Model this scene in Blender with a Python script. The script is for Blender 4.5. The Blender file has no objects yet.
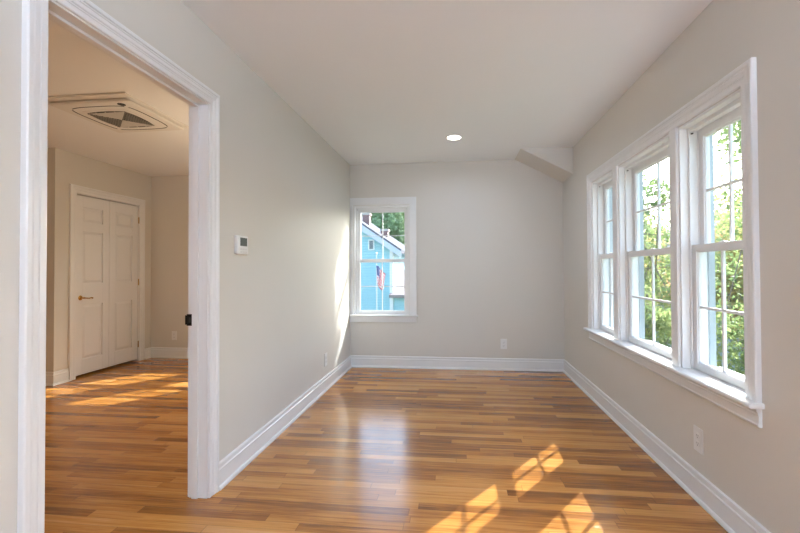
import bpy, bmesh, math, random
import numpy as np
from mathutils import Vector, Matrix

C = bpy.context.scene.collection
random.seed(7)

# ------------------------------------------------------------------ camera
YAW, PIT, ROL = 0.1128, 0.0144, -0.0043
F_PX, CX, CY, CAM_H = 420.0, 409.18, 263.14, 1.1719
_cy, _sy = math.cos(YAW), math.sin(YAW)
_r = Vector((_cy, _sy, 0)); _f = Vector((-_sy, _cy, 0)); _u = Vector((0, 0, 1))
fwd = _f*math.cos(PIT) + _u*math.sin(PIT)
up0 = _u*math.cos(PIT) - _f*math.sin(PIT)
rgt = _r*math.cos(ROL) + up0*math.sin(ROL)
upv = up0*math.cos(ROL) - _r*math.sin(ROL)
cd = bpy.data.cameras.new('camera'); cam = bpy.data.objects.new('camera', cd); C.objects.link(cam)
m = Matrix.Identity(4)
for i in range(3):
    m[i][0] = rgt[i]; m[i][1] = upv[i]; m[i][2] = -fwd[i]
m[0][3] = 0; m[1][3] = 0; m[2][3] = CAM_H
cam.matrix_world = m
cd.sensor_width = 36; cd.lens = F_PX/800*36
cd.shift_x = -(CX-400)/800; cd.shift_y = (CY-266.5)/800
cd.clip_start = 0.02; cd.clip_end = 300
bpy.context.scene.camera = cam

# ------------------------------------------------------------------ light
SUN_DIR = Vector((-0.82, -1.09, -1.0)).normalized()
SUN_STRENGTH = 12.5
SKY_STRENGTH = 0.92
CAN_POWER = 6.0
FILL_UPLIGHT_POWER = 190.0
DEN_FILL_POWER = 20.5
vs = bpy.context.scene.view_settings
vs.view_transform = 'Standard'; vs.look = 'None'; vs.gamma = 1; vs.use_curve_mapping = False
vs.exposure = 0.15

w = bpy.data.worlds.new('World'); bpy.context.scene.world = w; w.use_nodes = True
nt = w.node_tree
bg = nt.nodes['Background']
sky = nt.nodes.new('ShaderNodeTexSky'); sky.sky_type = 'NISHITA'
sky.sun_disc = False; sky.sun_elevation = math.radians(36.2)
sky.sun_rotation = math.atan2(0.82, 1.09)
sky.air_density = 1.0; sky.dust_density = 2.5; sky.ozone_density = 1.0
nt.links.new(sky.outputs[0], bg.inputs[0]); bg.inputs[1].default_value = SKY_STRENGTH

sl = bpy.data.lights.new('sun', 'SUN'); so = bpy.data.objects.new('sun', sl); C.objects.link(so)
sl.energy = SUN_STRENGTH; sl.angle = math.radians(0.55); sl.color = (0.98, 0.985, 1.0)
so.rotation_euler = SUN_DIR.to_track_quat('-Z', 'Y').to_euler(); so.location = (8, 12, 12)

# ------------------------------------------------------------------ materials
def principled(name, col, rough=0.5, **kw):
    mt = bpy.data.materials.new(name); mt.use_nodes = True
    b = mt.node_tree.nodes['Principled BSDF']
    b.inputs['Base Color'].default_value = (*col, 1); b.inputs['Roughness'].default_value = rough
    for k, v in kw.items():
        b.inputs[k.replace('_', ' ')].default_value = v
    return mt

def speckled(name, col, rough, scale=40.0, amt=0.04, bump=0.0, **kw):
    """painted surface: very slight tone mottling and roller texture"""
    mt = principled(name, col, rough, **kw); t = mt.node_tree; b = t.nodes['Principled BSDF']
    tc = t.nodes.new('ShaderNodeTexCoord'); n = t.nodes.new('ShaderNodeTexNoise')
    n.inputs['Scale'].default_value = scale; n.inputs['Detail'].default_value = 3
    t.links.new(tc.outputs['Object'], n.inputs['Vector'])
    mp = t.nodes.new('ShaderNodeMapRange')
    mp.inputs['To Min'].default_value = 1-amt; mp.inputs['To Max'].default_value = 1+amt
    t.links.new(n.outputs['Fac'], mp.inputs['Value'])
    vm = t.nodes.new('ShaderNodeVectorMath'); vm.operation = 'SCALE'
    vm.inputs[0].default_value = col
    t.links.new(mp.outputs[0], vm.inputs['Scale']); t.links.new(vm.outputs[0], b.inputs['Base Color'])
    if bump:
        n2 = t.nodes.new('ShaderNodeTexNoise'); n2.inputs['Scale'].default_value = 220
        t.links.new(tc.outputs['Object'], n2.inputs['Vector'])
        bp = t.nodes.new('ShaderNodeBump'); bp.inputs['Strength'].default_value = bump; bp.inputs['Distance'].default_value = 0.001
        t.links.new(n2.outputs['Fac'], bp.inputs['Height']); t.links.new(bp.outputs[0], b.inputs['Normal'])
    return mt

M = {}
M['wall'] = speckled('wall_paint', (0.69, 0.66, 0.605), 0.55, 2.0, 0.015, 0.15)
M['ceil'] = speckled('ceiling_paint', (0.89, 0.90, 0.91), 0.6, 2.0, 0.01, 0.1)
M['trim'] = speckled('trim_paint', (0.83, 0.835, 0.84), 0.3, 3.0, 0.01)
M['vinyl'] = principled('window_vinyl', (0.84, 0.845, 0.85), 0.3)
M['track'] = principled('grey_blue_track', (0.40, 0.45, 0.48), 0.45)
M['plate'] = principled('white_plastic', (0.82, 0.82, 0.81), 0.3)
M['slot'] = principled('dark_slot', (0.03, 0.03, 0.03), 0.6)
M['lcd'] = principled('lcd', (0.10, 0.115, 0.10), 0.2)
M['black'] = principled('black_metal', (0.015, 0.015, 0.015), 0.3, Metallic=0.6)
M['brass'] = principled('brass', (0.62, 0.40, 0.14), 0.25, Metallic=1.0)
M['grey'] = principled('grey_plastic', (0.42, 0.40, 0.37), 0.5)
M['key'] = principled('key_plastic', (0.70, 0.70, 0.70), 0.4)

def emit(name, col, s):
    mt = bpy.data.materials.new(name); mt.use_nodes = True; t = mt.node_tree
    t.nodes.clear(); o = t.nodes.new('ShaderNodeOutputMaterial'); e = t.nodes.new('ShaderNodeEmission')
    e.inputs[0].default_value = (*col, 1); e.inputs[1].default_value = s
    t.links.new(e.outputs[0], o.inputs[0]); return mt
M['lamp'] = emit('lamp_glow', (1.0, 0.95, 0.86), 9.0)

def glass_mat():
    mt = bpy.data.materials.new('window_glass'); mt.use_nodes = True; t = mt.node_tree
    t.nodes.clear(); o = t.nodes.new('ShaderNodeOutputMaterial')
    tr = t.nodes.new('ShaderNodeBsdfTransparent'); tr.inputs[0].default_value = (0.94, 0.97, 0.965, 1)
    gl = t.nodes.new('ShaderNodeBsdfGlossy'); gl.inputs['Roughness'].default_value = 0.02
    lw = t.nodes.new('ShaderNodeLayerWeight'); lw.inputs[0].default_value = 0.5
    pw = t.nodes.new('ShaderNodeMath'); pw.operation = 'POWER'; pw.inputs[1].default_value = 5
    t.links.new(lw.outputs['Facing'], pw.inputs[0])
    fr = t.nodes.new('ShaderNodeMath'); fr.operation = 'MULTIPLY_ADD'; fr.inputs[1].default_value = 0.9; fr.inputs[2].default_value = 0.03
    t.links.new(pw.outputs[0], fr.inputs[0])
    mx = t.nodes.new('ShaderNodeMixShader')
    t.links.new(fr.outputs[0], mx.inputs[0]); t.links.new(tr.outputs[0], mx.inputs[1]); t.links.new(gl.outputs[0], mx.inputs[2])
    t.links.new(mx.outputs[0], o.inputs[0]); return mt
M['glass'] = glass_mat()

def wood_mat():
    mt = principled('oak_strip_floor', (0.5, 0.3, 0.15), 0.28); t = mt.node_tree; L = t.links.new
    b = t.nodes['Principled BSDF']
    def math_(op, a, bb=None, c=None):
        n = t.nodes.new('ShaderNodeMath'); n.operation = op
        for i, v in enumerate((a, bb, c)):
            if v is None: continue
            if isinstance(v, (int, float)): n.inputs[i].default_value = v
            else: L(v, n.inputs[i])
        return n.outputs[0]
    tc = t.nodes.new('ShaderNodeTexCoord'); sp = t.nodes.new('ShaderNodeSeparateXYZ'); L(tc.outputs['Object'], sp.inputs[0])
    X, Y = sp.outputs[0], sp.outputs[1]
    W = 0.0572
    yr = math_('DIVIDE', Y, W); row = math_('FLOOR', yr); fy = math_('FRACT', yr)
    wn = t.nodes.new('ShaderNodeTexWhiteNoise'); wn.noise_dimensions = '1D'; L(row, wn.inputs['W'])
    rs = t.nodes.new('ShaderNodeSeparateColor'); L(wn.outputs['Color'], rs.inputs[0])
    length = math_('MULTIPLY_ADD', rs.outputs[0], 0.75, 0.55)
    off = math_('MULTIPLY', rs.outputs[1], 13.0)
    ur = math_('ADD', math_('DIVIDE', X, length), off)
    col = math_('FLOOR', ur); fx = math_('FRACT', ur)
    cb = t.nodes.new('ShaderNodeCombineXYZ'); L(row, cb.inputs[0]); L(col, cb.inputs[1])
    wn2 = t.nodes.new('ShaderNodeTexWhiteNoise'); wn2.noise_dimensions = '2D'; L(cb.outputs[0], wn2.inputs['Vector'])
    s2 = t.nodes.new('ShaderNodeSeparateColor'); L(wn2.outputs['Color'], s2.inputs[0])
    # grain: noise stretched along the board, shifted per board
    gv = t.nodes.new('ShaderNodeCombineXYZ')
    L(math_('MULTIPLY_ADD', s2.outputs[1], 31.0, math_('MULTIPLY', X, 2.2)), gv.inputs[0])
    L(math_('MULTIPLY', Y, 48.0), gv.inputs[1]); L(math_('MULTIPLY', s2.outputs[2], 9.0), gv.inputs[2])
    g1 = t.nodes.new('ShaderNodeTexNoise'); g1.inputs['Scale'].default_value = 1.0; g1.inputs['Detail'].default_value = 5
    g1.inputs['Roughness'].default_value = 0.62; g1.inputs['Distortion'].default_value = 0.5
    L(gv.outputs[0], g1.inputs['Vector'])
    gv2 = t.nodes.new('ShaderNodeCombineXYZ')
    L(math_('MULTIPLY_ADD', s2.outputs[2], 17.0, math_('MULTIPLY', X, 10.0)), gv2.inputs[0])
    L(math_('MULTIPLY', Y, 260.0), gv2.inputs[1]); L(s2.outputs[0], gv2.inputs[2])
    g2 = t.nodes.new('ShaderNodeTexNoise'); g2.inputs['Scale'].default_value = 1.0; g2.inputs['Detail'].default_value = 2
    L(gv2.outputs[0], g2.inputs['Vector'])
    # broad cloud
    g3 = t.nodes.new('ShaderNodeTexNoise'); g3.inputs['Scale'].default_value = 1.6; L(tc.outputs['Object'], g3.inputs['Vector'])
    # board tone
    tone = math_('ADD', math_('MULTIPLY', s2.outputs[0], 0.42), math_('MULTIPLY_ADD', g1.outputs['Fac'], 0.86, -0.13))
    tone = math_('ADD', tone, math_('MULTIPLY_ADD', g2.outputs['Fac'], 0.30, -0.15))
    tone = math_('ADD', tone, math_('MULTIPLY_ADD', g3.outputs['Fac'], 0.24, -0.12))
    cr = t.nodes.new('ShaderNodeValToRGB'); e = cr.color_ramp.elements
    e[0].position = 0.10; e[0].color = (0.120, 0.042, 0.009, 1)
    e[1].position = 0.92; e[1].color = (0.64, 0.345, 0.125, 1)
    for p_, c_ in ((0.32, (0.255, 0.092, 0.016, 1)), (0.52, (0.46, 0.188, 0.036, 1)), (0.72, (0.57, 0.262, 0.064, 1))):
        x = e.new(p_); x.color = c_
    L(tone, cr.inputs[0])
    # gaps
    ey = math_('MINIMUM', fy, math_('SUBTRACT', 1.0, fy))
    ex = math_('MULTIPLY', math_('MINIMUM', fx, math_('SUBTRACT', 1.0, fx)), length)
    gy = math_('GREATER_THAN', ey, 0.018); gx = math_('GREATER_THAN', ex, 0.0016)
    gap = math_('MULTIPLY', gy, gx)
    gm = math_('MULTIPLY_ADD', gap, 0.42, 0.58)
    vm = t.nodes.new('ShaderNodeVectorMath'); vm.operation = 'SCALE'; L(cr.outputs[0], vm.inputs[0]); L(gm, vm.inputs['Scale'])
    L(vm.outputs[0], b.inputs['Base Color'])
    rg = math_('MULTIPLY_ADD', g1.outputs['Fac'], 0.10, 0.14); L(rg, b.inputs['Roughness'])
    b.inputs['Specular IOR Level'].default_value = 0.62
    bp = t.nodes.new('ShaderNodeBump'); bp.inputs['Strength'].default_value = 0.25; bp.inputs['Distance'].default_value = 0.0006
    L(math_('ADD', gap, math_('MULTIPLY', g1.outputs['Fac'], 0.35)), bp.inputs['Height']); L(bp.outputs[0], b.inputs['Normal'])
    return mt
M['wood'] = wood_mat()

def siding_mat(name, col, pitch=0.11):
    mt = principled(name, col, 0.6); t = mt.node_tree; L = t.links.new; b = t.nodes['Principled BSDF']
    tc = t.nodes.new('ShaderNodeTexCoord'); sp = t.nodes.new('ShaderNodeSeparateXYZ'); L(tc.outputs['Object'], sp.inputs[0])
    d = t.nodes.new('ShaderNodeMath'); d.operation = 'DIVIDE'; L(sp.outputs[2], d.inputs[0]); d.inputs[1].default_value = pitch
    f = t.nodes.new('ShaderNodeMath'); f.operation = 'FRACT'; L(d.outputs[0], f.inputs[0])
    cr = t.nodes.new('ShaderNodeValToRGB'); e = cr.color_ramp.elements
    e[0].position = 0.0; e[0].color = (*[c*0.72 for c in col], 1); e[1].position = 0.16; e[1].color = (*col, 1)
    L(f.outputs[0], cr.inputs[0]); L(cr.outputs[0], b.inputs['Base Color'])
    bp = t.nodes.new('ShaderNodeBump'); bp.inputs['Distance'].default_value = 0.02; L(f.outputs[0], bp.inputs['Height']); L(bp.outputs[0], b.inputs['Normal'])
    return mt
M['blue_siding'] = siding_mat('blue_siding', (0.37, 0.63, 0.72))
M['grey_siding'] = siding_mat('grey_blue_siding', (0.42, 0.50, 0.58))
M['white_siding'] = siding_mat('white_siding', (0.85, 0.86, 0.88))
M['rake'] = principled('rake_paint', (0.55, 0.57, 0.64), 0.6)
M['shingle'] = speckled('roof_shingle', (0.30, 0.25, 0.24), 0.9, 12, 0.25)
M['dark_shingle'] = speckled('dark_roof_shingle', (0.13, 0.13, 0.15), 0.9, 12, 0.25)
for k_ in ('shingle', 'dark_shingle'): M[k_].node_tree.nodes['Principled BSDF'].inputs['Specular IOR Level'].default_value = 0.05
M['grass'] = speckled('lawn_grass', (0.10, 0.13, 0.06), 0.9, 3, 0.35)
M['bark'] = speckled('bark', (0.20, 0.165, 0.14), 0.9, 14, 0.35)
M['ext_pane'] = principled('far_window_pane', (0.10, 0.13, 0.17), 0.1)

def brick_mat():
    mt = principled('chimney_brick', (0.4, 0.15, 0.1), 0.85); t = mt.node_tree
    br = t.nodes.new('ShaderNodeTexBrick'); br.inputs['Scale'].default_value = 5
    br.inputs['Color1'].default_value = (0.30, 0.17, 0.16, 1); br.inputs['Color2'].default_value = (0.24, 0.14, 0.13, 1)
    br.inputs['Mortar'].default_value = (0.5, 0.46, 0.42, 1)
    tc = t.nodes.new('ShaderNodeTexCoord'); t.links.new(tc.outputs['Generated'], br.inputs['Vector'])
    t.links.new(br.outputs[0], t.nodes['Principled BSDF'].inputs['Base Color']); return mt
M['brick'] = brick_mat()

def leaf_mat(name, cols):
    mt = bpy.data.materials.new(name); mt.use_nodes = True; t = mt.node_tree; L = t.links.new
    b = t.nodes['Principled BSDF']; b.inputs['Roughness'].default_value = 0.5
    at = t.nodes.new('ShaderNodeAttribute'); at.attribute_name = 'tone'
    cr = t.nodes.new('ShaderNodeValToRGB'); cr.color_ramp.interpolation = 'LINEAR'
    e = cr.color_ramp.elements; e[0].color = (*cols[0], 1); e[1].color = (*cols[-1], 1)
    for i, c_ in enumerate(cols[1:-1]):
        x = e.new((i+1)/(len(cols)-1)); x.color = (*c_, 1)
    L(at.outputs['Fac'], cr.inputs[0]); L(cr.outputs[0], b.inputs['Base Color'])
    tl = t.nodes.new('ShaderNodeBsdfTranslucent'); L(cr.outputs[0], tl.inputs[0])
    mx = t.nodes.new('ShaderNodeMixShader'); mx.inputs[0].default_value = 0.55
    L(b.outputs[0], mx.inputs[1]); L(tl.outputs[0], mx.inputs[2])
    L(mx.outputs[0], t.nodes['Material Output'].inputs[0]); return mt
M['leaf_green'] = leaf_mat('green_leaves', [(0.11, 0.17, 0.08), (0.24, 0.33, 0.13), (0.40, 0.47, 0.18), (0.58, 0.58, 0.26)])
M['leaf_autumn'] = leaf_mat('autumn_leaves', [(0.18, 0.24, 0.11), (0.42, 0.43, 0.18), (0.64, 0.55, 0.24), (0.62, 0.36, 0.23)])
M['leaf_pale'] = leaf_mat('pale_leaves', [(0.22, 0.33, 0.18), (0.36, 0.48, 0.28), (0.50, 0.60, 0.36)])

# ------------------------------------------------------------------ mesh helpers
def mesh_obj(name, verts, faces, mat, parent=None, smooth=False, mats=None, mi=None):
    me = bpy.data.meshes.new(name); me.from_pydata([tuple(v) for v in verts], [], faces)
    bm = bmesh.new(); bm.from_mesh(me); bmesh.ops.recalc_face_normals(bm, faces=bm.faces); bm.to_mesh(me); bm.free()
    for mm in (mats or [mat]): me.materials.append(mm)
    if mi is not None:
        for p, i in zip(me.polygons, mi): p.material_index = i
    if smooth:
        for p in me.polygons: p.use_smooth = True
    o = bpy.data.objects.new(name, me); C.objects.link(o)
    if parent is not None: o.parent = parent
    return o

class MB:
    """collects shapes in one bmesh; frame fn maps local (u,d,z) -> world"""
    def __init__(s, fn=None): s.bm = bmesh.new(); s.fn = fn or (lambda a, b, c: (a, b, c)); s.mi = 0
    def v(s, a, b, c): return s.bm.verts.new(s.fn(a, b, c))
    def face(s, vs):
        f = s.bm.faces.new(vs); f.material_index = s.mi; return f
    def box(s, x0, x1, y0, y1, z0, z1, bev=0.0):
        vs = [s.v(x, y, z) for x in (x0, x1) for y in (y0, y1) for z in (z0, z1)]
        fs = [s.face([vs[i] for i in q]) for q in ((0, 1, 3, 2), (4, 6, 7, 5), (0, 4, 5, 1), (2, 3, 7, 6), (0, 2, 6, 4), (1, 5, 7, 3))]
        if bev:
            es = list({e for f in fs for e in f.edges})
            r = bmesh.ops.bevel(s.bm, geom=es, offset=bev, segments=2, affect='EDGES', profile=0.5)
            for f in r['faces']: f.material_index = s.mi
        return s
    def poly(s, pts, d0, d1, plane='uz'):
        """extrude a polygon of (u,z) between depths d0,d1"""
        n = len(pts)
        g = (lambda p, d: s.v(p[0], d, p[1])) if plane == 'uz' else ((lambda p, d: s.v(p[0], p[1], d)) if plane == 'ud' else (lambda p, d: s.v(d, p[0], p[1])))
        A = [g(p, d0) for p in pts]; B = [g(p, d1) for p in pts]
        s.face(A); s.face(B[::-1])
        for i in range(n): s.face([A[i], A[(i+1) % n], B[(i+1) % n], B[i]])
        return s
    def cyl(s, c, ax, r0, r1, L, n=24, cap=True):
        ax = Vector(ax).normalized(); a = ax.orthogonal().normalized(); b = ax.cross(a); c = Vector(c)
        R = []
        for r, t in ((r0, 0), (r1, L)):
            R.append([s.v(*(c + ax*t + (a*math.cos(k*2*math.pi/n) + b*math.sin(k*2*math.pi/n))*r)) for k in range(n)])
        for k in range(n): s.face([R[0][k], R[0][(k+1) % n], R[1][(k+1) % n], R[1][k]])
        if cap: s.face(R[0]); s.face(R[1][::-1])
        return s
    def lathe(s, c, ax, prof, n=24):
        ax = Vector(ax).normalized(); a = ax.orthogonal().normalized(); b = ax.cross(a); c = Vector(c); R = []
        for r, t in prof:
            R.append([s.v(*(c + ax*t + (a*math.cos(k*2*math.pi/n) + b*math.sin(k*2*math.pi/n))*max(r, 1e-4))) for k in range(n)])
        for i in range(len(R)-1):
            for k in range(n): s.face([R[i][k], R[i][(k+1) % n], R[i+1][(k+1) % n], R[i+1][k]])
        s.face(R[0]); s.face(R[-1][::-1]); return s
    def tube(s, pts, radii, n=8):
        pts = [Vector(p) for p in pts]; R = []
        for i, p in enumerate(pts):
            t = (pts[min(i+1, len(pts)-1)] - pts[max(i-1, 0)]).normalized()
            a = t.cross(Vector((0.3, 0.9, 0.1))).normalized(); b = t.cross(a)
            R.append([s.v(*(p + (a*math.cos(k*2*math.pi/n) + b*math.sin(k*2*math.pi/n))*radii[i])) for k in range(n)])
        for i in range(len(R)-1):
            for k in range(n): s.face([R[i][k], R[i][(k+1) % n], R[i+1][(k+1) % n], R[i+1][k]])
        s.face(R[0]); s.face(R[-1][::-1]); return s
    def sweep(s, path, prof, closed=False, ends=None):
        """profile (offset to the left of travel, height) swept with mitres along a 2D path.
        fn receives (p0, h, p1) so use a frame whose middle coordinate is the protrusion"""
        n = len(path); P = [Vector(p) for p in path]; rings = []
        for i in range(n):
            if closed or 0 < i < n-1:
                a = (P[i]-P[i-1]).normalized(); b = (P[(i+1) % n]-P[i]).normalized()
                na = Vector((-a.y, a.x)); nb = Vector((-b.y, b.x)); mm = (na+nb)/(1+na.dot(nb))
            else:
                a = (P[1]-P[0] if i == 0 else P[-1]-P[-2]).normalized(); mm = Vector((-a.y, a.x))
            rings.append([s.v(P[i].x+mm.x*o, h, P[i].y+mm.y*o) for o, h in prof])
        k = len(prof)
        for i in range(n if closed else n-1):
            A, B = rings[i], rings[(i+1) % n]
            for j in range(k): s.face([A[j], A[(j+1) % k], B[(j+1) % k], B[j]])
        if not closed: s.face(rings[0]); s.face(rings[-1][::-1])
        return s
    def build(s, name, mat, parent=None, smooth=False, mats=None, bevel=0):
        bmesh.ops.recalc_face_normals(s.bm, faces=s.bm.faces)
        me = bpy.data.meshes.new(name); s.bm.to_mesh(me); s.bm.free()
        for mm in (mats or [mat]): me.materials.append(mm)
        if smooth:
            for p in me.polygons: p.use_smooth = True
        o = bpy.data.objects.new(name, me); C.objects.link(o)
        if parent is not None: o.parent = parent
        if smooth:
            md = o.modifiers.new('ws', 'EDGE_SPLIT'); md.split_angle = math.radians(35)
        if bevel:
            md = o.modifiers.new('bev', 'BEVEL'); md.width = bevel; md.segments = 2; md.limit_method = 'ANGLE'
        return o

def struct(o): o['kind'] = 'structure'; return o
def tag(o, label, cat, group=None):
    o['label'] = label; o['category'] = cat
    if group: o['group'] = group
    return o
def empty(name, loc=(0, 0, 0)):
    e = bpy.data.objects.new(name, None); C.objects.link(e); e.location = loc; e.empty_display_size = 0.1; return e
def keep(parent, *ch):
    """parent world-coordinate meshes under an empty that is not at the origin"""
    for o in ch:
        o.data.transform(Matrix.Translation(-parent.location)); o.parent = parent
    return parent

def wall_panel(name, fn, u0, u1, z0, z1, th, holes, mat=None):
    us = sorted({u0, u1, *[h[0] for h in holes], *[h[1] for h in holes]})
    zs = sorted({z0, z1, *[h[2] for h in holes], *[h[3] for h in holes]})
    def solid(i, j):
        if i < 0 or j < 0 or i >= len(us)-1 or j >= len(zs)-1: return False
        cu = (us[i]+us[i+1])/2; cz = (zs[j]+zs[j+1])/2
        return not any(h[0] < cu < h[1] and h[2] < cz < h[3] for h in holes)
    b = MB(fn); V = {}
    def g(i, d, j):
        k = (i, d, j)
        if k not in V: V[k] = b.v(us[i], th*d, zs[j])
        return V[k]
    for i in range(len(us)-1):
        for j in range(len(zs)-1):
            if not solid(i, j): continue
            for d in (0, 1): b.face([g(i, d, j), g(i+1, d, j), g(i+1, d, j+1), g(i, d, j+1)])
            if not solid(i-1, j): b.face([g(i, 0, j), g(i, 1, j), g(i, 1, j+1), g(i, 0, j+1)])
            if not solid(i+1, j): b.face([g(i+1, 0, j), g(i+1, 1, j), g(i+1, 1, j+1), g(i+1, 0, j+1)])
            if not solid(i, j-1): b.face([g(i, 0, j), g(i+1, 0, j), g(i+1, 1, j), g(i, 1, j)])
            if not solid(i, j+1): b.face([g(i, 0, j+1), g(i+1, 0, j+1), g(i+1, 1, j+1), g(i, 1, j+1)])
    return struct(b.build(name, mat or M['wall']))

# ------------------------------------------------------------------ room dimensions
XL, XR, YB, H = -1.2796, 1.213, 4.967, 2.44
WT = 0.098                       # partition with the doorway
XL2 = XL - WT
YF = -2.6                        # wall behind the camera
CXW, CYC, CYB, CXF = -4.10, 3.87, 5.24, -5.3   # adjoining room: closet wall, its outer corner, end wall, far side
RW_T, BW_T = 0.17, 0.17
fR = lambda u, d, z: (XR+d, u, z)             # right wall: u=Y, d outwards
fB = lambda u, d, z: (u, YB+d, z)             # back wall
fL = lambda u, d, z: (XL-d, u, z)             # partition seen from this room
fE = lambda u, d, z: (u, CYB+d, z)            # adjoining room end wall
fC = lambda u, d, z: (CXW-d, u, z)            # closet wall

ZS, ZT = 0.63, 1.942
WINS_R = [(3.405, 3.93), (2.528, 3.312), (1.926, 2.450)]
WIN_B = (-1.237, -0.562)
WINS_E = [(-2.10, -1.44), (-3.01, -2.30)]
ZS2 = 0.76

# floor / ceiling (one floor runs through the doorway)
struct(MB().box(CXF-0.2, XR+0.02, YF-0.2, CYB+0.02, -0.12, 0.0).build('floor', M['wood']))
ceiling = struct(MB().box(CXF-0.2, XR+0.02, YF-0.2, CYB+0.02, H, H+0.12).build('ceiling', M['ceil']))
# sloped soffit of the eave in the far right corner
s_ = MB().poly([(0.674, H+0.001), (XR+0.01, H+0.001), (XR+0.01, 2.148)], 4.525, YB+0.01).build('sloped_soffit', M['wall'], ceiling)  # wall paint rather than ceiling paint, darker to offset the added uplight
struct(s_)
# walls
wall_panel('wall_right', fR, YF-0.1, YB+BW_T, -0.0, H+0.02, RW_T, [(a, b, ZS-0.025, ZT) for a, b in WINS_R])
wall_panel('wall_back', fB, XL2, XR, 0, H+0.02, BW_T, [(WIN_B[0], WIN_B[1], ZS-0.025, ZT)])
wall_panel('wall_left', fL, YF-0.1, CYB+0.05, 0, H+0.02, WT, [(1.166, 2.050, 0, 2.043)])
wall_panel('wall_front', lambda u, d, z: (u, YF-d, z), CXF-0.1, XR, 0, H+0.02, 0.12, [])
wall_panel('wall_end', fE, CXW-0.12, XL2, 0, H+0.02, 0.17, [(a, b, ZS2-0.025, ZT) for a, b in WINS_E])
wall_panel('wall_closet', fC, CYC, CYB, 0, H+0.02, 0.12, [(4.105, 5.03, 0, 2.02)])
wall_panel('wall_return', lambda u, d, z: (u, CYC+d, z), CXF, CXW-0.12, 0, H+0.02, 0.12, [])
wall_panel('wall_far', lambda u, d, z: (CXF-d, u, z), YF, CYC+0.12, 0, H+0.02, 0.12, [])
# closet interior behind the doors
b = MB(); b.box(CXW-0.75, CXW-0.72, CYC+0.12, CYB+0.1, 0, H); b.box(CXW-0.75, CXW-0.12, CYB+0.06, CYB+0.1, 0, H)
struct(b.build('wall_closet_inside', M['wall']))

# ------------------------------------------------------------------ baseboards (profile: offset from wall, height)
BASE = [(0, 0), (0.026, 0), (0.026, 0.010), (0.021, 0.019), (0.0145, 0.021), (0.0145, 0.096), (0.0165, 0.100),
        (0.0165, 0.105), (0.011, 0.109), (0.011, 0.124), (0.014, 0.128), (0.012, 0.136), (0, 0.138)]
def baseboard(name, path):
    b = MB(lambda x, h, y: (x, y, h)); b.sweep(path, BASE); return struct(b.build(name, M['trim']))
# travel so that the room interior is on the left of the path
baseboard('baseboard_right', [(XR, YF), (XR, YB), (XL, YB), (XL, 2.120)])
baseboard('baseboard_left', [(XL, 1.096), (XL, YF), (XR, YF)])
baseboard('baseboard_end', [(XL2, 2.120), (XL2, CYB), (CXW, CYB), (CXW, 5.115)])
baseboard('baseboard_closet', [(CXW, 4.025), (CXW, CYC), (CXF, CYC), (CXF, YF), (XL2, YF), (XL2, 1.096)])

# ------------------------------------------------------------------ casings
CAS_W = 0.082
CAS = [(0, 0), (0, 0.011), (0.004, 0.013), (0.022, 0.012), (0.026, 0.015), (0.031, 0.012), (0.036, 0.0165), (0.050, 0.0165),
       (0.054, 0.020), (0.060, 0.017), (0.064, 0.0225), (0.078, 0.0225), (0.082, 0.019), (0.082, 0)]
def neg(fn): return lambda u, h, z: fn(u, -h, z)
def casing(name, fn, pts, prof=CAS, flip=False, parent=None):
    """pts run so that outward lies on the left"""
    b = MB(neg(fn)); b.sweep(pts, prof)
    o = b.build(name, M['trim'], parent)
    if parent is None: struct(o)
    return o

# doorway: casing on both faces, jamb with stop, black strike plate
y0, y1, zt = 1.178, 2.038, 2.031
DCAS = [(o*0.88, h) for o, h in CAS]
dc = casing('trim_1', fL, [(y0-0.006, 0.001), (y0-0.006, zt+0.006), (y1+0.006, zt+0.006), (y1+0.006, 0.001)], DCAS)
casing('trim_2', lambda u, d, z: (XL2+d, u, z), [(y0-0.006, 0.001), (y0-0.006, zt+0.006), (y1+0.006, zt+0.006), (y1+0.006, 0.001)], DCAS)
b = MB(fL)
e_ = 0.0004
b.box(y1, y1+0.012-e_, -0.001, WT+0.001, 0.001, zt); b.box(y0-0.012+e_, y0, -0.001, WT+0.001, 0.001, zt); b.box(y0-0.012+e_, y1+0.012-e_, -0.001, WT+0.001, zt, zt+0.012-e_)
# door stop
b.box(y1-0.011, y1, 0.046, 0.079, 0.001, zt, 0.002); b.box(y0, y0+0.011, 0.046, 0.079, 0.001, zt, 0.002); b.box(y0+0.011, y1-0.011, 0.046, 0.079, zt-0.011, zt, 0.002)
jamb = struct(b.build('trim_3', M['trim']))
b = MB(fL)
b.box(y1-0.0035, y1-0.0002, 0.082, 0.112, 0.884, 0.944, 0.001)
b.box(y1-0.0065, y1-0.0035, 0.106, 0.119, 0.890, 0.938, 0.001)
o = b.build('strike_plate', M['black'], jamb); o['label'] = 'black metal strike plate'
b = MB(fL); b.box(y1-0.0042, y1-0.0034, 0.088, 0.100, 0.900, 0.928)
b.build('latch_hole', M['slot'], o)

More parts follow.
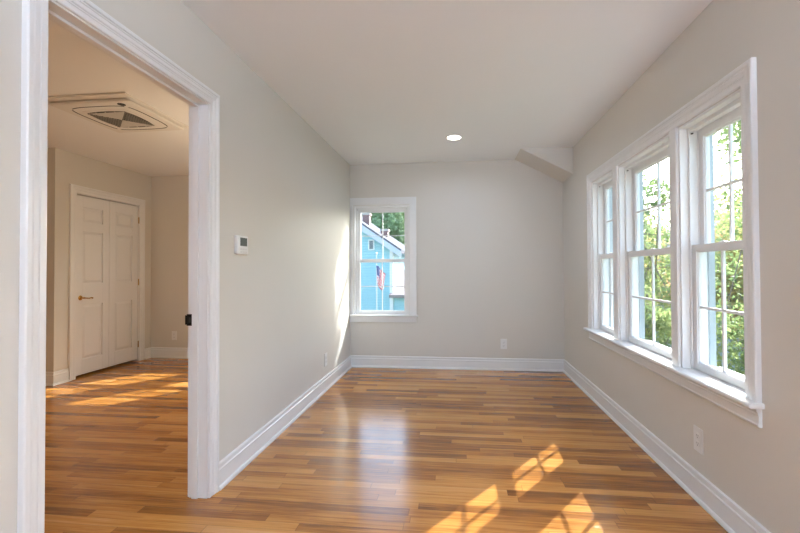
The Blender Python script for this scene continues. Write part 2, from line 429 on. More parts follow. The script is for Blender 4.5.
# ------------------------------------------------------------------ windows
def window(n, fn, u0, u1, z0, z1, zr=1.278, grid=True, mw=0.0068):
    root = struct(empty('window_%d' % n, fn((u0+u1)/2, 0.06, z0)))
    T = 0.014                       # jamb liner
    kids = []
    b = MB(fn)
    b.box(u0+e_, u0+T, 0.0, 0.128, z0, z1-e_); b.box(u1-T, u1-e_, 0.0, 0.128, z0, z1-e_); b.box(u0+T, u1-T, 0.0, 0.128, z1-T, z1-e_)
    # unit frame with stepped tracks
    a0, a1, t1 = u0+T, u1-T, z1-T
    for d0, d1, w_ in ((0.040, 0.048, 0.017), (0.048, 0.130, 0.008), (0.086, 0.090, 0.016)):
        b.box(a0, a0+w_, d0, d1, z0, t1); b.box(a1-w_, a1, d0, d1, z0, t1); b.box(a0+w_, a1-w_, d0, d1, t1-w_-0.004, t1)
    b.box(a0, a1, 0.088, 0.20, z0-0.012, z0+0.010)      # outer sill
    kids.append(b.build('window_frame', M['vinyl'], bevel=0.0012))
    b = MB(fn)
    for d0, d1, w_ in ((0.1282, 0.134, 0.034), (0.134, 0.140, 0.028), (0.140, 0.168, 0.020)):
        b.box(u0+e_, u0+w_, d0, d1, z0, z1-e_); b.box(u1-w_, u1-e_, d0, d1, z0, z1-e_); b.box(u0+w_, u1-w_, d0, d1, z1-w_, z1-e_)
    kids.append(b.build('screen_track', M['track'], bevel=0.001))
    s0, s1 = a0+0.009, a1-0.009
    def sash(name, d0, d1, za, zb, top, bot, st):
        b = MB(fn)
        b.box(s0, s0+st, d0, d1, za, zb); b.box(s1-st, s1, d0, d1, za, zb)
        b.box(s0+st, s1-st, d0, d1, za, za+bot); b.box(s0+st, s1-st, d0, d1, zb-top, zb)
        # glazing bead
        gd = (d0+d1)/2
        g0, g1, h0, h1 = s0+st, s1-st, za+bot, zb-top
        for q in (0.005,):
            b.box(g0, g0+q, gd-0.010, gd+0.010, h0, h1); b.box(g1-q, g1, gd-0.010, gd+0.010, h0, h1)
            b.box(g0+q, g1-q, gd-0.010, gd+0.010, h0, h0+q); b.box(g0+q, g1-q, gd-0.010, gd+0.010, h1-q, h1)
        sh = b.build(name, M['vinyl'], bevel=0.0012)
        b = MB(fn); b.box(g0+0.002, g1-0.002, gd-0.002, gd+0.002, h0+0.002, h1-0.002)
        gl = b.build('glass_pane', M['glass'])
        ch = [gl]
        if grid:
            b = MB(fn); mu, mz = (g0+g1)/2, (h0+h1)/2
            b.box(mu-mw, mu+mw, gd-0.007, gd+0.007, h0, h1); b.box(g0, mu-mw, gd-0.0065, gd+0.0065, mz-mw, mz+mw); b.box(mu+mw, g1, gd-0.0065, gd+0.0065, mz-mw, mz+mw)
            ch.append(b.build('muntin', M['vinyl'], bevel=0.001))
        return sh, ch
    lo, lc = sash('lower_sash', 0.050, 0.084, z0+0.003, zr+0.018, 0.036, 0.036, 0.040)
    up, uc = sash('upper_sash', 0.092, 0.126, zr-0.020, t1-0.012, 0.044, 0.034, 0.040)
    b = MB(fn); um = (s0+s1)/2; b.box(um-0.022, um+0.022, 0.060, 0.082, zr+0.018, zr+0.022, 0.001); b.box(um-0.008, um+0.018, 0.066, 0.074, zr+0.022, zr+0.027, 0.001)
    lk = b.build('sash_lock', M['vinyl'])
    # dark stop plugs at the head of the tracks
    b = MB(fn)
    for a in (s0+0.001, s1-0.013): b.box(a, a+0.012, 0.052, 0.060, t1-0.032, t1-0.027)
    pl = b.build('track_plug', M['slot'])
    keep(root, kids[0], kids[1], lo, up, pl)
    for x in (lk, *lc): x.data.transform(Matrix.Translation(-root.location)); x.parent = lo
    for x in uc: x.data.transform(Matrix.Translation(-root.location)); x.parent = up
    return root
window(1, fB, WIN_B[0], WIN_B[1], ZS, ZT, mw=0.0045)
for i, (a, b_) in enumerate(WINS_R): window(2+i, fR, a, b_, ZS, ZT)
for i, (a, b_) in enumerate(WINS_E): window(5+i, fE, a, b_, ZS2, ZT, 1.32)

# triple window: outer casing, two mullion casings, stool, apron
uA, uB = WINS_R[2][0]-0.004, WINS_R[0][1]+0.004
casing('trim_4', fR, [(uB, ZS), (uB, ZT+0.003), (uA, ZT+0.003), (uA, ZS)], [(-o, h) for o, h in CAS])
def mull(name, fn, a, b_, z0, z1):
    b = MB(neg(fn)); b.box(a+0.002, b_-0.002, 0, 0.013, z0, z1, 0.002); w_ = (b_-a)
    b.box(a, b_, 0, 0.008, z0, z1)
    return struct(b.build(name, M['trim']))
mull('trim_5', fR, WINS_R[2][1], WINS_R[1][0], ZS, ZT+0.002)
mull('trim_6', fR, WINS_R[1][1], WINS_R[0][0], ZS, ZT+0.002)
def stool(name, fn, a, b_, nose, inner, holes=()):
    """rounded-nose sill board, horns past the casing"""
    b = MB(fn)
    pr = [(-nose, -0.006), (-nose, -0.016), (-nose+0.006, -0.022), (0.0, -0.022), (0.0, 0.0), (-nose+0.006, 0.0)]
    n = len(pr)
    A = [b.v(a, d, ZS+z) for d, z in pr]; B = [b.v(b_, d, ZS+z) for d, z in pr]
    b.face(A); b.face(B[::-1])
    for i in range(n): b.face([A[i], A[(i+1) % n], B[(i+1) % n], B[i]])
    for h0, h1 in holes: b.box(h0+0.0004, h1-0.0004, 0.0, 0.10, ZS-0.022, ZS)
    return struct(b.build(name, M['trim'], bevel=0.002))
stool('trim_7', fR, uA-0.098, uB+0.098, 0.060, 0.05, WINS_R)
APR = [(0, 0), (0, 0.012), (0.010, 0.018), (0.014, 0.014), (0.045, 0.013), (0.050, 0.017), (0.056, 0.014), (0.066, 0.024), (0.078, 0.024), (0.078, 0)]
def apron(name, fn, a, b_):
    b = MB(neg(fn)); A = []; z0 = ZS-0.0225-0.078
    A = [b.v(a, h, z0+z) for z, h in APR]; B = [b.v(b_, h, z0+z) for z, h in APR]; n = len(APR)
    b.face(A); b.face(B[::-1])
    for i in range(n): b.face([A[i], A[(i+1) % n], B[(i+1) % n], B[i]])
    return struct(b.build(name, M['trim']))
apron('trim_8', fR, uA-0.082, uB+0.082)
# back window casing: flat stock, the left leg squeezed against the side wall
b = MB(neg(fB)); l0, r0, tt = WIN_B[0]-0.004, WIN_B[1]+0.004, ZT+0.004
b.box(XL+0.001, l0, 0, 0.018, ZS, tt); b.box(r0, r0+0.082, 0, 0.018, ZS, tt); b.box(XL+0.001, r0+0.082, 0, 0.018, tt, tt+0.086)
struct(b.build('trim_9', M['trim'], bevel=0.002))
stool('trim_10', fB, XL+0.001, r0+0.100, 0.052, 0.05, [WIN_B])
b = MB(neg(fB)); b.box(XL+0.001, r0+0.082, 0, 0.018, ZS-0.0225-0.066, ZS-0.0225); struct(b.build('trim_11', M['trim'], bevel=0.002))
# adjoining room windows
for k, (a, b_) in enumerate(WINS_E):
    casing('trim_%d' % (12+k), fE, [(b_+0.004, ZS2-0.02), (b_+0.004, ZT+0.003), (a-0.004, ZT+0.003), (a-0.004, ZS2-0.02)], [(o, h) for o, h in CAS])
# closet casing
cy0, cy1, czt = 4.117, 5.018, 2.010
casing('trim_14', fC, [(cy0-0.006, 0.001), (cy0-0.006, czt+0.006), (cy1+0.006, czt+0.006), (cy1+0.006, 0.001)])
b = MB(fC)
b.box(cy0-0.012+e_, cy0, 0, 0.12, 0.001, czt); b.box(cy1, cy1+0.012-e_, 0, 0.12, 0.001, czt); b.box(cy0-0.012+e_, cy1+0.012-e_, 0, 0.12, czt, czt+0.010-e_)
struct(b.build('trim_15', M['trim']))

# ------------------------------------------------------------------ closet doors (two leaves of three panels)
def leaf(n, a, b_, handed):
    root = struct(empty('door_%d' % n, (CXW-0.02, (a+b_)/2, 0.03)))
    D0, D1 = 0.012, 0.046; zb, zt_ = 0.028, czt-0.010
    b = MB(fC); st = 0.088
    rails = [(zb, zb+0.165), (0.795, 0.795+0.235), (1.605, 1.605+0.105), (zt_-0.125, zt_)]
    b.box(a, a+st, D0, D1, zb, zt_); b.box(b_-st, b_, D0, D1, zb, zt_)
    for r0_, r1_ in rails: b.box(a+st, b_-st, D0, D1, r0_, r1_)
    sl_ = b.build('door_slab', M['trim'], bevel=0.002)
    kids = [sl_]
    for i in range(3):
        z0_, z1_ = rails[i][1], rails[i+1][0]
        b = MB(fC); b.box(a+st, b_-st, D0+0.014, D1-0.008, z0_, z1_)
        m_ = 0.034
        # raised field with sloped edges
        o4 = [(a+st+0.006, z0_+0.006), (b_-st-0.006, z0_+0.006), (b_-st-0.006, z1_-0.006), (a+st+0.006, z1_-0.006)]
        i4 = [(a+st+m_, z0_+m_), (b_-st-m_, z0_+m_), (b_-st-m_, z1_-m_), (a+st+m_, z1_-m_)]
        O = [b.v(u, D0+0.0138, z) for u, z in o4]; I = [b.v(u, D0+0.003, z) for u, z in i4]
        b.face(I)
        for q in range(4): b.face([O[q], O[(q+1) % 4], I[(q+1) % 4], I[q]])
        kids.append(b.build('door_panel', M['trim']))
    keep(root, *kids)
    return root
mid = (cy0+cy1)/2
d1 = leaf(1, cy0+0.004, mid-0.0015, 1)
d2 = leaf(2, mid+0.0015, cy1-0.004, -1)
# brass lever on the left leaf
b = MB(); p = Vector((CXW-0.012, 4.182, 0.872))
b.lathe(p, (1, 0, 0), [(0.026, 0), (0.026, 0.004), (0.020, 0.009), (0.010, 0.012), (0.008, 0.040), (0.010, 0.045), (0.006, 0.052)])
b.tube([p+Vector((0.044, 0, 0)), p+Vector((0.046, 0.035, -0.004)), p+Vector((0.046, 0.070, -0.008)), p+Vector((0.045, 0.095, -0.003)), p+Vector((0.043, 0.112, -0.008))],
       [0.008, 0.006, 0.0055, 0.007, 0.009], 10)
h = b.build('door_handle', M['brass'], smooth=True); keep(d1, h); h['label'] = 'brass lever handle'
for z in (1.82, 1.02, 0.22):
    b = MB(); b.cyl((CXW+0.001, cy1-0.002, z-0.04), (0, 0, 1), 0.006, 0.006, 0.08, 12)
    h = b.build('hinge', M['brass'], smooth=True); keep(d2, h)

# ------------------------------------------------------------------ outlets, switch, thermostat
def outlet(name, fn, u, z, label, w_=0.072, hh=0.117, group='white duplex outlets'):
    root = empty(name, fn(u, 0, z)); tag(root, label, 'outlet', group)
    b = MB(neg(fn)); b.box(u-w_/2, u+w_/2, 0.0, 0.0055, z-hh/2, z+hh/2, 0.0022)
    pl = b.build('cover_plate', M['plate'])
    kids = [pl]
    for s in (-1, 1):
        zc = z+s*0.0195
        b = MB(neg(fn))
        pts = [(u+0.0165*math.cos(t)*1.0, zc+0.0165*max(-0.82, min(0.82, math.sin(t)))) for t in [k*math.pi/12 for k in range(24)]]
        b.poly([(x, y_) for x, y_ in pts], 0.004, 0.0075)
        r = b.build('receptacle', M['plate']); kids.append(r)
        b = MB(neg(fn)); b.box(u-0.0075, u-0.0055, 0.0072, 0.0079, zc-0.001, zc+0.008); b.box(u+0.0055, u+0.0075, 0.0072, 0.0079, zc-0.001, zc+0.007)
        b.box(u-0.0025, u+0.0025, 0.0072, 0.0079, zc-0.010, zc-0.0055)
        sl2 = b.build('slots', M['slot']); sl2.data.transform(Matrix.Translation(-root.location)); sl2.parent = r
    b = MB(neg(fn)); p = Vector(neg(fn)(u, 0.005, z)); q = Vector(neg(fn)(u, 0.0062, z)); b2 = MB(); b2.cyl(p, q-p, 0.0032, 0.0028, 0.0014, 12)
    b.bm.free(); kids.append(b2.build('screw', M['plate']))
    keep(root, *kids); return root
outlet('wall_outlet', fB, 0.534, 0.302, 'white duplex outlet low on the end wall with the single window')
outlet('wall_outlet', fR, 2.290, 0.302, 'white duplex outlet on the right wall below the triple window', 0.080, 0.124)
outlet('wall_outlet', fL, 3.998, 0.293, 'white outlet low on the left wall near the sunlit streak', 0.080, 0.124)
outlet('wall_outlet', fE, -3.757, 0.298, 'white outlet in the adjoining room between closet and doorway edge')

# thermostat on the left wall
fn = neg(fL); zc, uc_ = 1.318, 2.362
th = empty('thermostat', fL(uc_, 0, zc)); tag(th, 'small white digital thermostat with grey screen on the left wall', 'thermostat')
b = MB(fn); b.box(uc_-0.062, uc_+0.062, 0, 0.022, zc-0.054, zc+0.056, 0.004); body = b.build('body', M['plate'])
b = MB(fn); b.box(uc_-0.034, uc_+0.046, 0.0215, 0.0232, zc-0.005, zc+0.044, 0.0008); scr = b.build('screen', M['lcd'])
kk = []
for r_ in range(2):
    for c_ in range(3):
        b = MB(fn); u_ = uc_-0.034+c_*0.028; b.box(u_, u_+0.022, 0.0215, 0.0235, zc-0.046+r_*0.017, zc-0.036+r_*0.017, 0.001); kk.append(b.build('button', M['key']))
keep(th, body, scr, *kk)

# ------------------------------------------------------------------ recessed lights
def can(x, y, label, power=CAN_POWER):
    root = empty('recessed_light', (x, y, H)); tag(root, label, 'light', 'recessed ceiling lights')
    b = MB(); n = 40
    b.lathe((x, y, H+0.0005), (0, 0, -1), [(0.085, 0), (0.085, 0.003), (0.080, 0.006), (0.066, 0.007), (0.062, 0.004), (0.062, 0.0)], n)
    ring = b.build('trim_ring', M['trim'], smooth=True)
    b = MB(); b.cyl((x, y, H-0.0048), (0, 0, -1), 0.064, 0.064, 0.003, n); lens = b.build('lamp_lens', M['lamp'])
    keep(root, ring, lens)
    l = bpy.data.lights.new('lamp', 'AREA'); l.shape = 'DISK'; l.size = 0.12; l.energy = power; l.color = (0.79, 0.94, 1.21); l.spread = math.radians(165)
    lo = bpy.data.objects.new('lamp', l); C.objects.link(lo); lo.parent = root; lo.location = (0, 0, -0.010)
    return root
can(-0.018, 4.045, 'round white recessed light glowing in the ceiling', CAN_POWER*0.9)
can(-0.018, -2.0, 'added fill light in a round recessed fitting, unseen behind the viewpoint', CAN_POWER)  # extra fill added out of view behind the camera
# added fill light, unseen behind the viewpoint: uplighter bowl aimed at the ceiling
def uplighter(x, y, z, power, label):
    root = empty('fill_floor_lamp', (x, y, 0)); tag(root, label, 'lamp')
    b = MB(); b.lathe((x, y, 0.001), (0, 0, 1), [(0.14, 0), (0.14, 0.012), (0.13, 0.02), (0.02, 0.026)], 32); base = b.build('base', M['black'], smooth=True)
    b = MB(); b.cyl((x, y, 0.02), (0, 0, 1), 0.011, 0.011, z-0.08, 16); pole = b.build('pole', M['black'], smooth=True)
    b = MB(); b.lathe((x, y, z-0.08), (0, 0, 1), [(0.03, 0), (0.09, 0.02), (0.15, 0.07), (0.17, 0.11), (0.165, 0.11), (0.145, 0.075), (0.085, 0.028), (0.02, 0.012)], 32)
    sh = b.build('fill_lamp_shade', M['trim'], smooth=True)
    keep(root, base, pole, sh)
    l = bpy.data.lights.new('uplight', 'AREA'); l.shape = 'DISK'; l.size = 0.22; l.energy = power; l.color = (0.79, 0.94, 1.21)
    lo = bpy.data.objects.new('uplight', l); C.objects.link(lo); lo.parent = root; lo.location = (0, 0, z+0.02); lo.rotation_euler = (math.pi, 0, 0)
uplighter(0.90, -1.7, 1.5, FILL_UPLIGHT_POWER, 'added fill light shaped as a white bowl uplighter, unseen behind the viewpoint')
# warm fill globes added to brighten the adjoining room, hidden from the camera
def globe(x, y, z, power, label):
    root = empty('fill_globe_lamp', (x, y, 0)); tag(root, label, 'lamp')
    b = MB(); b.lathe((x, y, 0.001), (0, 0, 1), [(0.13, 0), (0.13, 0.012), (0.12, 0.02), (0.02, 0.026)], 32); base = b.build('base', M['brass'], smooth=True)
    b = MB(); b.cyl((x, y, 0.02), (0, 0, 1), 0.010, 0.010, z-0.16, 16); pole = b.build('pole', M['brass'], smooth=True)
    r = 0.15; A = 4*math.pi*r*r
    b = MB(); b.lathe((x, y, z-r), (0, 0, 1), [(r*math.sin(math.pi*k/16), r-r*math.cos(math.pi*k/16)) for k in range(1, 16)], 32)
    sh = b.build('fill_lamp_shade', emit('warm_fill_glow', (1.0, 0.78, 0.53), power/(math.pi*A)), smooth=True)
    keep(root, base, pole, sh)
globe(-1.80, 3.55, 1.45, DEN_FILL_POWER, 'added warm fill globe in the adjoining room, hidden beside the doorway')
globe(-4.3, -0.6, 1.45, DEN_FILL_POWER*1.4, 'added warm fill globe, unseen in the far near corner of the adjoining room')  # second fill globe, added to light the near side of the cassette

# ------------------------------------------------------------------ ceiling cassette air conditioner
ac = empty('ceiling_air_conditioner', (-2.70, 3.09, H)); tag(ac, 'white square ceiling cassette unit with central intake grille in the adjoining room', 'air conditioner')
M['ac'] = principled('ac_plastic', (0.80, 0.785, 0.76), 0.4)
b = MB(); cx, cyy = -2.70, 3.08
b.box(cx-0.365, cx+0.365, cyy-0.36, cyy+0.36, 2.427, H, 0.005); base = b.build('mounting_frame', M['ac'])
px, py = -2.69, 3.11
b = MB()
def rr(cx_, cy_, hx, hy, r, k=6):
    out = []
    for sx, sy, a0 in ((1, 1, 0), (-1, 1, 90), (-1, -1, 180), (1, -1, 270)):
        for i in range(k+1):
            a = math.radians(a0+90*i/k); out.append((cx_+sx*(hx-r)+r*math.cos(a), cy_+sy*(hy-r)+r*math.sin(a)))
    return out
b.poly(rr(px, py, 0.322, 0.328, 0.03), 2.403, 2.428, 'ud'); pan = b.build('face_panel', M['ac'], bevel=0.013)
gx, gy, g = -2.74, 3.155, 0.165
gx, gy = px-0.01, py+0.01
def bulge(cx_, cy_, hh, bl, k=10):
    out = []
    cs = [(-1, -1), (1, -1), (1, 1), (-1, 1)]
    for i in range(4):
        a, c = Vector(cs[i])*hh, Vector(cs[(i+1) % 4])*hh; nrm = (a+c).normalized()
        for j in range(k):
            t = j/k; p = a.lerp(c, t) + nrm*bl*4*t*(1-t)
            out.append((cx_+p.x, cy_+p.y))
    return out
b = MB(); b.poly(bulge(gx, gy, 0.185, 0.028), 2.3995, 2.4035, 'ud'); gf = b.build('grille_frame', M['ac'], bevel=0.001)
b = MB(); b.poly(bulge(gx, gy, 0.160, 0.020), 2.3985, 2.4000, 'ud'); gb = b.build('grille_recess', M['slot'])
# alternating triangles: light slatted plates front and back, open lattice left and right
b = MB(); R = 0.160
for sgn in (-1, 1):
    for k in range(17):
        t0 = 0.012 + k*0.0088; hw = min(t0, R)-0.004
        if hw > 0.004: b.box(gx-hw, gx+hw, gy+sgn*t0-0.0036, gy+sgn*t0+0.0036, 2.3965, 2.3985)
    for q in (-0.5, 0, 0.5):
        b.box(gx+q*R-0.003, gx+q*R+0.003, *sorted((gy+sgn*(abs(q)*R+0.006), gy+sgn*(R+0.012))), 2.3955, 2.3970)
sl3 = b.build('louver', principled('pale_louver', (0.62, 0.60, 0.56), 0.5))
b = MB()
for sgn in (-1, 1):
    for k in range(7):
        t0 = 0.016+k*0.024; hw = t0-0.003
        b.box(gx+sgn*t0-0.0018, gx+sgn*t0+0.0018, gy-hw, gy+hw, 2.3955, 2.3985)
    for k in range(-6, 7):
        yy = k*0.024
        b.box(*sorted((gx+sgn*(abs(yy)+0.004), gx+sgn*(R+0.010))), gy+yy-0.0018, gy+yy+0.0018, 2.3958, 2.3982)
lat = b.build('lattice', principled('dark_lattice', (0.30, 0.28, 0.25), 0.5))
for o in (): pass
slots = []
for k in range(4):
    ang = k*math.pi/2; b = MB(); pts = []
    N = 14
    outer = []; inner = []
    for i in range(N+1):
        s = -0.215+0.43*i/N; e = 0.262 - 0.022*(abs(s)/0.215)**4
        for lst, off in ((outer, 0.0), (inner, 0.010)):
            lx, ly = s, e-off
            lst.append((px+lx*math.cos(ang)-ly*math.sin(ang), py+lx*math.sin(ang)+ly*math.cos(ang)))
    b.poly(outer+inner[::-1], 2.4020, 2.4032, 'ud'); slots.append(b.build('air_slot', M['slot']))
b = MB(); b.lathe((-2.463, 2.838, 2.4035), (0, 0, -1), [(0.028, 0), (0.027, 0.002), (0.018, 0.003)], 24)
eye = b.build('sensor_eye', M['slot'])
keep(ac, base, pan, gf, gb, sl3, lat, eye, *slots)

# ------------------------------------------------------------------ outside
GZ = -3.0
b = MB(); b.box(-60, 60, -40, 90, GZ-0.2, GZ); struct(b.build('lawn', M['grass']))

def house(name, label, x0, x1, yf, yb, eave, ridge_z, mat, roofm, xr=None, windows=(), axis='x'):
    """gable end faces the viewer; the ridge runs back"""
    root = empty(name, ((x0+x1)/2, yf, GZ)); tag(root, label, 'house')
    xr = (x0+x1)/2 if xr is None else xr
    kids = []
    b = MB(); b.poly([(x0, GZ), (x1, GZ), (x1, eave), (xr, ridge_z), (x0, eave)], yf, yb); kids.append(b.build('siding_wall', mat))
    b = MB(); ov = 0.38; t = 0.16
    sl_r = (ridge_z-eave)/(x1-xr); sl_l = (ridge_z-eave)/(xr-x0)
    b.poly([(xr, ridge_z+0.02), (x1+ov, eave-ov*sl_r+0.02), (x1+ov, eave-ov*sl_r+t+0.02), (xr, ridge_z+t+0.02), (x0-ov, eave-ov*sl_l+t+0.02), (x0-ov, eave-ov*sl_l+0.02)], yf-0.25, yb+0.3)
    kids.append(b.build('roof', roofm))
    b = MB(); 
    b.poly([(xr, ridge_z-0.16), (x1+ov, eave-ov*sl_r-0.16), (x1+ov, eave-ov*sl_r+0.10), (xr, ridge_z+0.10)], yf-0.29, yf-0.26)
    b.poly([(xr, ridge_z-0.16), (x0-ov, eave-ov*sl_l-0.16), (x0-ov, eave-ov*sl_l+0.10), (xr, ridge_z+0.10)], yf-0.29, yf-0.26)
    kids.append(b.build('rake_board', M['rake']))
    for xx in (x0, x1-0.12):
        b = MB(); b.box(xx-0.01, xx+0.13, yf-0.02, yf+0.12, GZ, eave-0.1)
        kids.append(b.build('corner_board', M['white_siding']))
    for (wx, wz, ww, wh) in windows:
        b = MB(); b.box(wx-ww/2-0.05, wx+ww/2+0.05, yf-0.04, yf, wz-wh/2-0.05, wz+wh/2+0.05); fr = b.build('window_trim', M['white_siding'])
        b = MB(); b.box(wx-ww/2, wx+ww/2, yf-0.05, yf-0.03, wz-wh/2, wz+wh/2); pn = b.build('pane', M['ext_pane'])
        pn.data.transform(Matrix.Translation(-root.location)); pn.parent = fr
        kids.append(fr)
    keep(root, *kids); return root
bh = house('blue_house', 'pale blue clapboard gabled house seen through the single window', -10.4, -2.6, 17.0, 26.0, 2.056, 4.70, M['blue_siding'], M['dark_shingle'],
           windows=[(-3.49, 2.18, 0.16, 0.34), (-6.5, 2.9, 0.6, 0.9), (-6.0, 0.2, 0.9, 1.3), (-8.4, 0.2, 0.9, 1.3)])
for (x_, y_, zt_) in ((-4.22, 19.5, 3.72), (-3.35, 19.5, 2.95)):
    b = MB(); b.box(x_-0.16, x_+0.16, y_-0.2, y_+0.2, 2.3, zt_); b.box(x_-0.20, x_+0.20, y_-0.24, y_+0.24, zt_, zt_+0.10)
    keep(bh, b.build('chimney', M['brick']))
# lower wing with its own shed roof
b = MB(); b.box(-2.66, 1.4, 17.05, 21, GZ, 0.06); keep(bh, b.build('wing_wall', M['blue_siding']))
b = MB(); b.poly([(16.75, 0.02), (21, 1.15), (21, 1.25), (16.75, 0.14)], -2.72, 1.5, 'yz'); keep(bh, b.build('wing_roof', M['shingle']))
wh = house('white_house', 'white house behind the blue house wing', -5.2, 2.6, 29.0, 37.0, 1.9, 3.2, M['white_siding'], M['dark_shingle'])
gh = house('grey_house', 'grey blue house behind the trees outside the triple window', 7.0, 15.5, 17.5, 26.0, 1.1, 3.0, M['grey_siding'], M['dark_shingle'], windows=[(9.2, -0.1, 0.9, 1.2), (12.5, -0.1, 0.9, 1.2)])

# flag on a pole
fl = empty('flag', (-1.735, 9.0, GZ)); tag(fl, 'red white and blue flag hanging limp from a tall white pole', 'flag')
b = MB(); b.cyl((-1.735, 9.0, GZ), (0, 0, 1), 0.016, 0.009, 1.50-GZ, 12); b.lathe((-1.735, 9.0, 1.49), (0, 0, 1), [(0.012, 0), (0.026, 0.02), (0.026, 0.035), (0.008, 0.055)], 12)
pole = b.build('pole', M['rake'], smooth=True)
M['flag_red'] = principled('flag_red', (0.62, 0.06, 0.08), 0.7); M['flag_white'] = principled('flag_white', (0.85, 0.83, 0.85), 0.7); M['flag_blue'] = principled('flag_blue', (0.05, 0.08, 0.25), 0.7)
NS, NT = 24, 13
V = []; Fc = []; mi = []
for t_ in range(NT+1):
    for s_i in range(NS+1):
        s = s_i/NS; t = t_/NT
        x = -1.735 + 0.018*math.sin(9*s+1.2*t) + 0.19*s**0.8*(1-0.25*t)
        y = 8.975 + 0.030*math.sin(15*s+2.0*t)
        z = 1.255 - 0.40*t - 0.21*s**1.2
        V.append((x, y, z))
for t_ in range(NT):
    for s_i in range(NS):
        q = t_*(NS+1)+s_i; Fc.append((q, q+1, q+NS+2, q+NS+1))
        star = (t_ < 7 and s_i < 10)
        mi.append(2 if star else (0 if t_ % 2 == 0 else 1))
cloth = mesh_obj('flag_cloth', V, Fc, None, smooth=True, mats=[M['flag_red'], M['flag_white'], M['flag_blue']], mi=mi)
# little white stars on the canton
b = MB()
for r_ in range(5):
    for c_ in range(5):
        ti, si = 0.7+r_*1.3, 1+c_*2; q = int(ti)*(NS+1)+si; p = Vector(V[q])+Vector((0, -0.006, 0))
        pts = [(p.x+(0.006 if k % 2 == 0 else 0.0024)*math.sin(k*math.pi/5), p.z+(0.006 if k % 2 == 0 else 0.0024)*math.cos(k*math.pi/5)) for k in range(10)]
        b.poly(pts, p.y, p.y+0.001)
stars = b.build('star', M['flag_white']); stars['kind'] = 'stuff'
keep(fl, pole, cloth, stars)

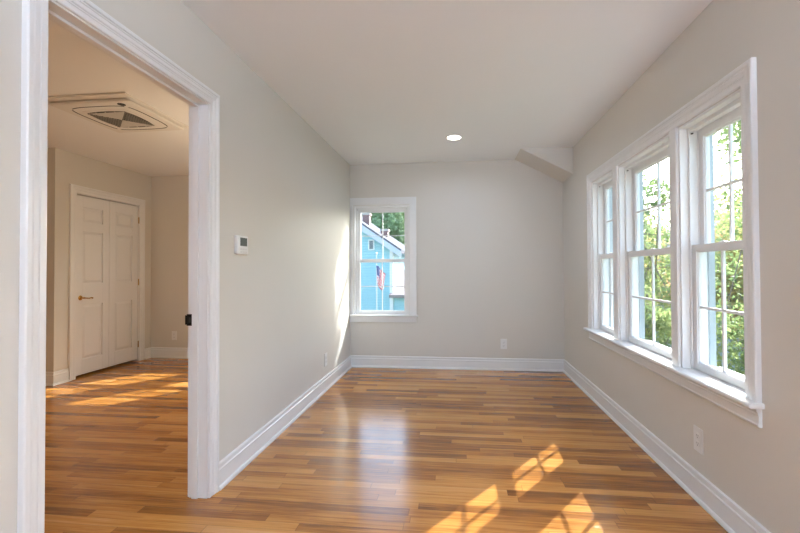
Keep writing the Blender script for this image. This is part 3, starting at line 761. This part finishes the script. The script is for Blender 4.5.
# trees: trunk, branches, individual leaf blades in clumps
def tree(name, label, base, height, crown, n_clump, per, mat, seed, leaf=0.055, trunk_r=0.09, lean=(0, 0), spread_z=0.8, group='trees outside the triple window', fork=0.35):
    rng = np.random.default_rng(seed); R = random.Random(seed)
    bx, by = base
    root = empty(name, (bx, by, GZ)); tag(root, label, 'tree', group)
    top = Vector((bx+lean[0], by+lean[1], GZ+height*0.92)); b0 = Vector((bx, by, GZ))
    tr = MB(); n = 8; pts = []
    for i in range(n+1):
        t = i/n; p = b0.lerp(top, t) + Vector((0.10*math.sin(3*t+seed), 0.10*math.cos(2.3*t+seed), 0)); pts.append(p)
    pts[0] = b0
    tr.tube(pts, [trunk_r*(1-0.8*i/n)+0.01 for i in range(n+1)], 10)
    cc = Vector((bx+lean[0]*0.8, by+lean[1]*0.8, GZ+height*0.62))
    clumps = []
    for k in range(n_clump):
        while True:
            d = Vector((R.uniform(-1, 1), R.uniform(-1, 1), R.uniform(-1, 1)))
            if 0.25 < d.length < 1: break
        clumps.append(cc + Vector((d.x*crown, d.y*crown, d.z*height*0.40*spread_z)))
    for c in clumps[::2]:
        st = pts[R.randint(int(n*fork), n-1)]
        mdp = st.lerp(c, 0.5)+Vector((0, 0, 0.12))
        tr.tube([st, mdp, c], [trunk_r*0.32, trunk_r*0.18, 0.006], 6)
    trunk = tr.build('trunk', M['bark'], smooth=True)
    N = n_clump*per
    cen = np.repeat(np.array([list(c) for c in clumps]), per, 0)
    off = rng.normal(size=(N, 3)); off /= np.linalg.norm(off, axis=1)[:, None]; off *= (rng.random((N, 1))**0.5)*crown*0.36
    P = cen+off
    a = rng.normal(size=(N, 3)); a /= np.linalg.norm(a, axis=1)[:, None]
    c2 = rng.normal(size=(N, 3)); bb = np.cross(a, c2); bb /= np.linalg.norm(bb, axis=1)[:, None]
    s = leaf*(0.6+0.8*rng.random((N, 1)))
    fold = np.cross(a, bb)*s*0.18
    Vv = np.stack([P-a*s, P+bb*s*0.55+fold, P+a*s, P-bb*s*0.55+fold], 1).reshape(-1, 3) - np.array([bx, by, GZ])
    me = bpy.data.meshes.new('foliage')
    me.from_pydata(Vv.tolist(), [], (np.arange(N*4).reshape(-1, 4)).tolist())
    at = me.attributes.new('tone', 'FLOAT', 'FACE')
    ct = np.repeat(rng.random(n_clump), per); at.data.foreach_set('value', np.clip(0.55*ct+0.45*rng.random(N), 0, 1).astype(np.float32))
    me.materials.append(mat)
    fo = bpy.data.objects.new('foliage', me); C.objects.link(fo); fo.parent = root
    keep(root, trunk)
    return root
tree('leafy_tree', 'slanting dark trunked tree with yellow green leaves behind the middle pane', (4.9, 10.6), 7.0, 1.3, 60, 190, M['leaf_green'], 3, 0.055, 0.12, (-0.9, 0.4))
tree('leafy_tree', 'tree with thin pale leaves and gaps of sky, nearest on the right', (4.4, 6.6), 7.4, 1.05, 52, 130, M['leaf_green'], 11, 0.040, 0.05, (0.2, 0.1))
tree('autumn_tree', 'small tree turning yellow and orange outside the near pane', (7.6, 11.9), 6.1, 1.4, 56, 190, M['leaf_autumn'], 5, 0.06, 0.08)
tree('leafy_bush', 'dense light green bush low outside the near pane', (5.9, 8.6), 4.2, 1.0, 56, 190, M['leaf_green'], 21, 0.045, 0.05)
tree('autumn_tree', 'yellowing tree further back behind the middle pane', (5.4, 14.6), 6.6, 1.6, 60, 190, M['leaf_autumn'], 8, 0.07, 0.10)
tree('leafy_bush', 'green bush low outside the middle pane', (3.5, 8.4), 4.0, 0.75, 44, 190, M['leaf_green'], 31, 0.045, 0.05)
tree('leafy_tree', 'broad green tree behind the autumn tree, toward the grey house', (9.8, 14.6), 6.6, 1.9, 60, 190, M['leaf_green'], 41, 0.08, 0.12)
tree('leafy_tree', 'tall green tree beyond the grey house', (19.5, 29.0), 9.5, 3.0, 50, 160, M['leaf_green'], 14, 0.14, 0.14)
tree('slender_tree', 'slender tall tree between the two sets of windows that dapples the left wall', (2.40, 9.15), 12.2, 0.50, 22, 75, M['leaf_green'], 51, 0.05, 0.05, (-0.25, -0.15), 0.5)
tree('pale_tree', 'pale green tree above the roof of the blue house', (-6.4, 42.0), 12.6, 3.3, 95, 230, M['leaf_pale'], 17, 0.16, 0.2, group='trees behind the blue house')
tree('pale_tree', 'bushy green tree left of the chimneys behind the blue house', (-14.2, 42.0), 11.0, 3.0, 50, 200, M['leaf_pale'], 19, 0.16, 0.2, group='trees behind the blue house')
